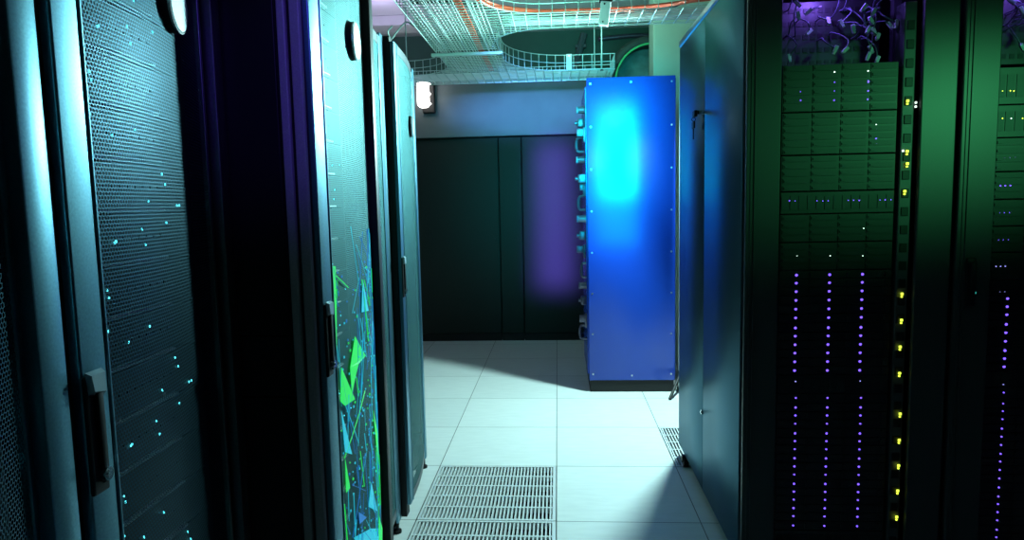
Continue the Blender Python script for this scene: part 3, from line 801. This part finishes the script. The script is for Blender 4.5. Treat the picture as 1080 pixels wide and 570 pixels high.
# ------------------------------------------------------------------ lights
def spot(name, loc, tgt, energy, col, angle, blend=.5, radius=.05, scale=(1, 1, 1)):
    l = bpy.data.lights.new(name, 'SPOT'); l.energy = energy; l.color = col; l.spot_size = math.radians(angle); l.spot_blend = blend; l.shadow_soft_size = radius
    o = bpy.data.objects.new(name, l); COL.objects.link(o); o.location = loc
    o.rotation_euler = (Vector(tgt) - Vector(loc)).to_track_quat('-Z', 'Y').to_euler(); o.scale = scale
    return o
def area(name, loc, tgt, energy, col, sx, sy, spread=180):
    l = bpy.data.lights.new(name, 'AREA'); l.energy = energy; l.color = col; l.shape = 'RECTANGLE'; l.size = sx; l.size_y = sy; l.spread = math.radians(spread)
    o = bpy.data.objects.new(name, l); COL.objects.link(o); o.location = loc
    o.rotation_euler = (Vector(tgt) - Vector(loc)).to_track_quat('-Z', 'Y').to_euler()
    return o
def point(name, loc, energy, col, r=.05):
    l = bpy.data.lights.new(name, 'POINT'); l.energy = energy; l.color = col; l.shadow_soft_size = r
    o = bpy.data.objects.new(name, l); COL.objects.link(o); o.location = loc; return o
spot('key_lamp', (.907, 4.153, 2.1), (-.55, 2.75, .55), 420, (.58, 1., .96), 134, .18, .09)
spot('rack_boost_spot', (.907, 4.153, 2.1), (-.65, 1.9, 1.58), 170, (.36, .97, 1.), 110, .7, .09, (1, .26, 1))  # added spot boosting the rack highlights, set where the key lamp hangs
area('ceiling_wash', (.25, 5.0, 2.62), (.25, 5.3, 3.05), 5, (.4, 1., .82), .6, .5)  # unseen upward source added to brighten the ceiling
area('tray_fill', (-.15, 3.3, 1.95), (-.15, 4.3, 2.5), 4, (.28, 1., .8), .4, .3, 110)  # fill added below the main tray, no fixture there
point('lamp_bulb', (-1.235, 6.2, 2.37), .4, (1, .97, .92), .05)
area('cyan_highlight_fill', (.37, 3.9, 1.87), (.325, 4.69, 1.77), 10, (.0, .9, 1.), .60, .86, 60)  # added source whose reflection makes the cyan highlight on the blue cabinet
area('cyan_highlight_fill', (.38, 3.9, 1.22), (.37, 4.69, 1.26), 1.2, (.0, .6, 1.), .60, .5, 60)  # dimmer added source for the lower fade of that highlight
spot('pole_fill_spot', (.907, 4.153, 2.0), (.829, 4.66, 1.0), 90, (.7, 1., .97), 110, .3, .02, (.03, 1, 1))  # narrow added beam that picks out the white pole
spot('blue_spot', (-.2, 3.2, 2.2), (-.2, 6.47, 2.2), 850, (.14, .36, 1.), 22, .9, .1, (1.6, .5, 1))  # blue tint on the back beam, from an added spot without a fixture
area('violet_wash', (-.03, 5.95, 1.22), (-.03, 6.5, 1.20), 9, (.2, .11, 1.), .36, 1.4, 46)  # unseen source added before the back cabinets to throw the violet patch
spot('violet_side_spot', (.1, .35, 2.3), (-.545, 1.41, 1.62), 34, (.15, .06, 1.), 24, .9, .05)  # spot added to tint the forward cabinet's corner trims violet
spot('blue_panel_spot', (-.35, 3.0, 2.2), (.62, 3.22, 1.35), 40, (.22, .4, 1.), 40, .8, .05, (.4, 1, 1))  # blue on the far side panel comes from this added spot
spot('green_wash', (2.1, .7, 1.85), (1.36, 2.33, 1.55), 80, (.10, 1., .34), 80, 1.0, .1, (1, .29, 1))  # added spot standing in for green haze on the right cabinet fronts
spot('green_side_wash', (-.25, 2.95, 2.62), (.62, 2.85, 2.05), 80, (.10, 1., .35), 50, 1.0, .1, (1, .4, 1))  # invented spot that greens the upper side panel
point('violet_rack_light', (.90, 2.375, 2.02), 3, (.25, .12, 1.), .02)
point('violet_rack_light', (1.54, 2.375, 2.02), 2, (.25, .12, 1.), .02)
area('lavender_fill', (-1.45, 5.3, 2.62), (-1.45, 5.6, 3.05), 5, (.68, .56, 1.), .4, .4, 130)  # uplight added to colour the left ceiling lavender

w = bpy.data.worlds.new('room_ambient'); S.world = w; w.use_nodes = True
w.node_tree.nodes['Background'].inputs['Color'].default_value = (.004, .012, .012, 1)
w.node_tree.nodes['Background'].inputs['Strength'].default_value = 1.0

# ------------------------------------------------------------------ camera
F, pitch, yaw, roll, h = 713.232, -.0994, -.06885, -.021656, 1.34476
fw = Vector((math.sin(yaw) * math.cos(pitch), math.cos(yaw) * math.cos(pitch), math.sin(pitch)))
r = Vector((math.cos(yaw), -math.sin(yaw), 0)); u = r.cross(fw)
rr = math.cos(roll) * r + math.sin(roll) * u; uu = -math.sin(roll) * r + math.cos(roll) * u
cam = bpy.data.cameras.new('camera'); cam.sensor_width = 36; cam.lens = 36 * F / 1080; cam.clip_start = .02
co = bpy.data.objects.new('camera', cam); COL.objects.link(co)
co.matrix_world = Matrix(((rr.x, uu.x, -fw.x, 0), (rr.y, uu.y, -fw.y, 0), (rr.z, uu.z, -fw.z, h), (0, 0, 0, 1)))
S.camera = co
S.view_settings.view_transform = 'Standard'; S.view_settings.look = 'None'
S.view_settings.exposure = 0; S.view_settings.gamma = 1; S.view_settings.use_curve_mapping = False
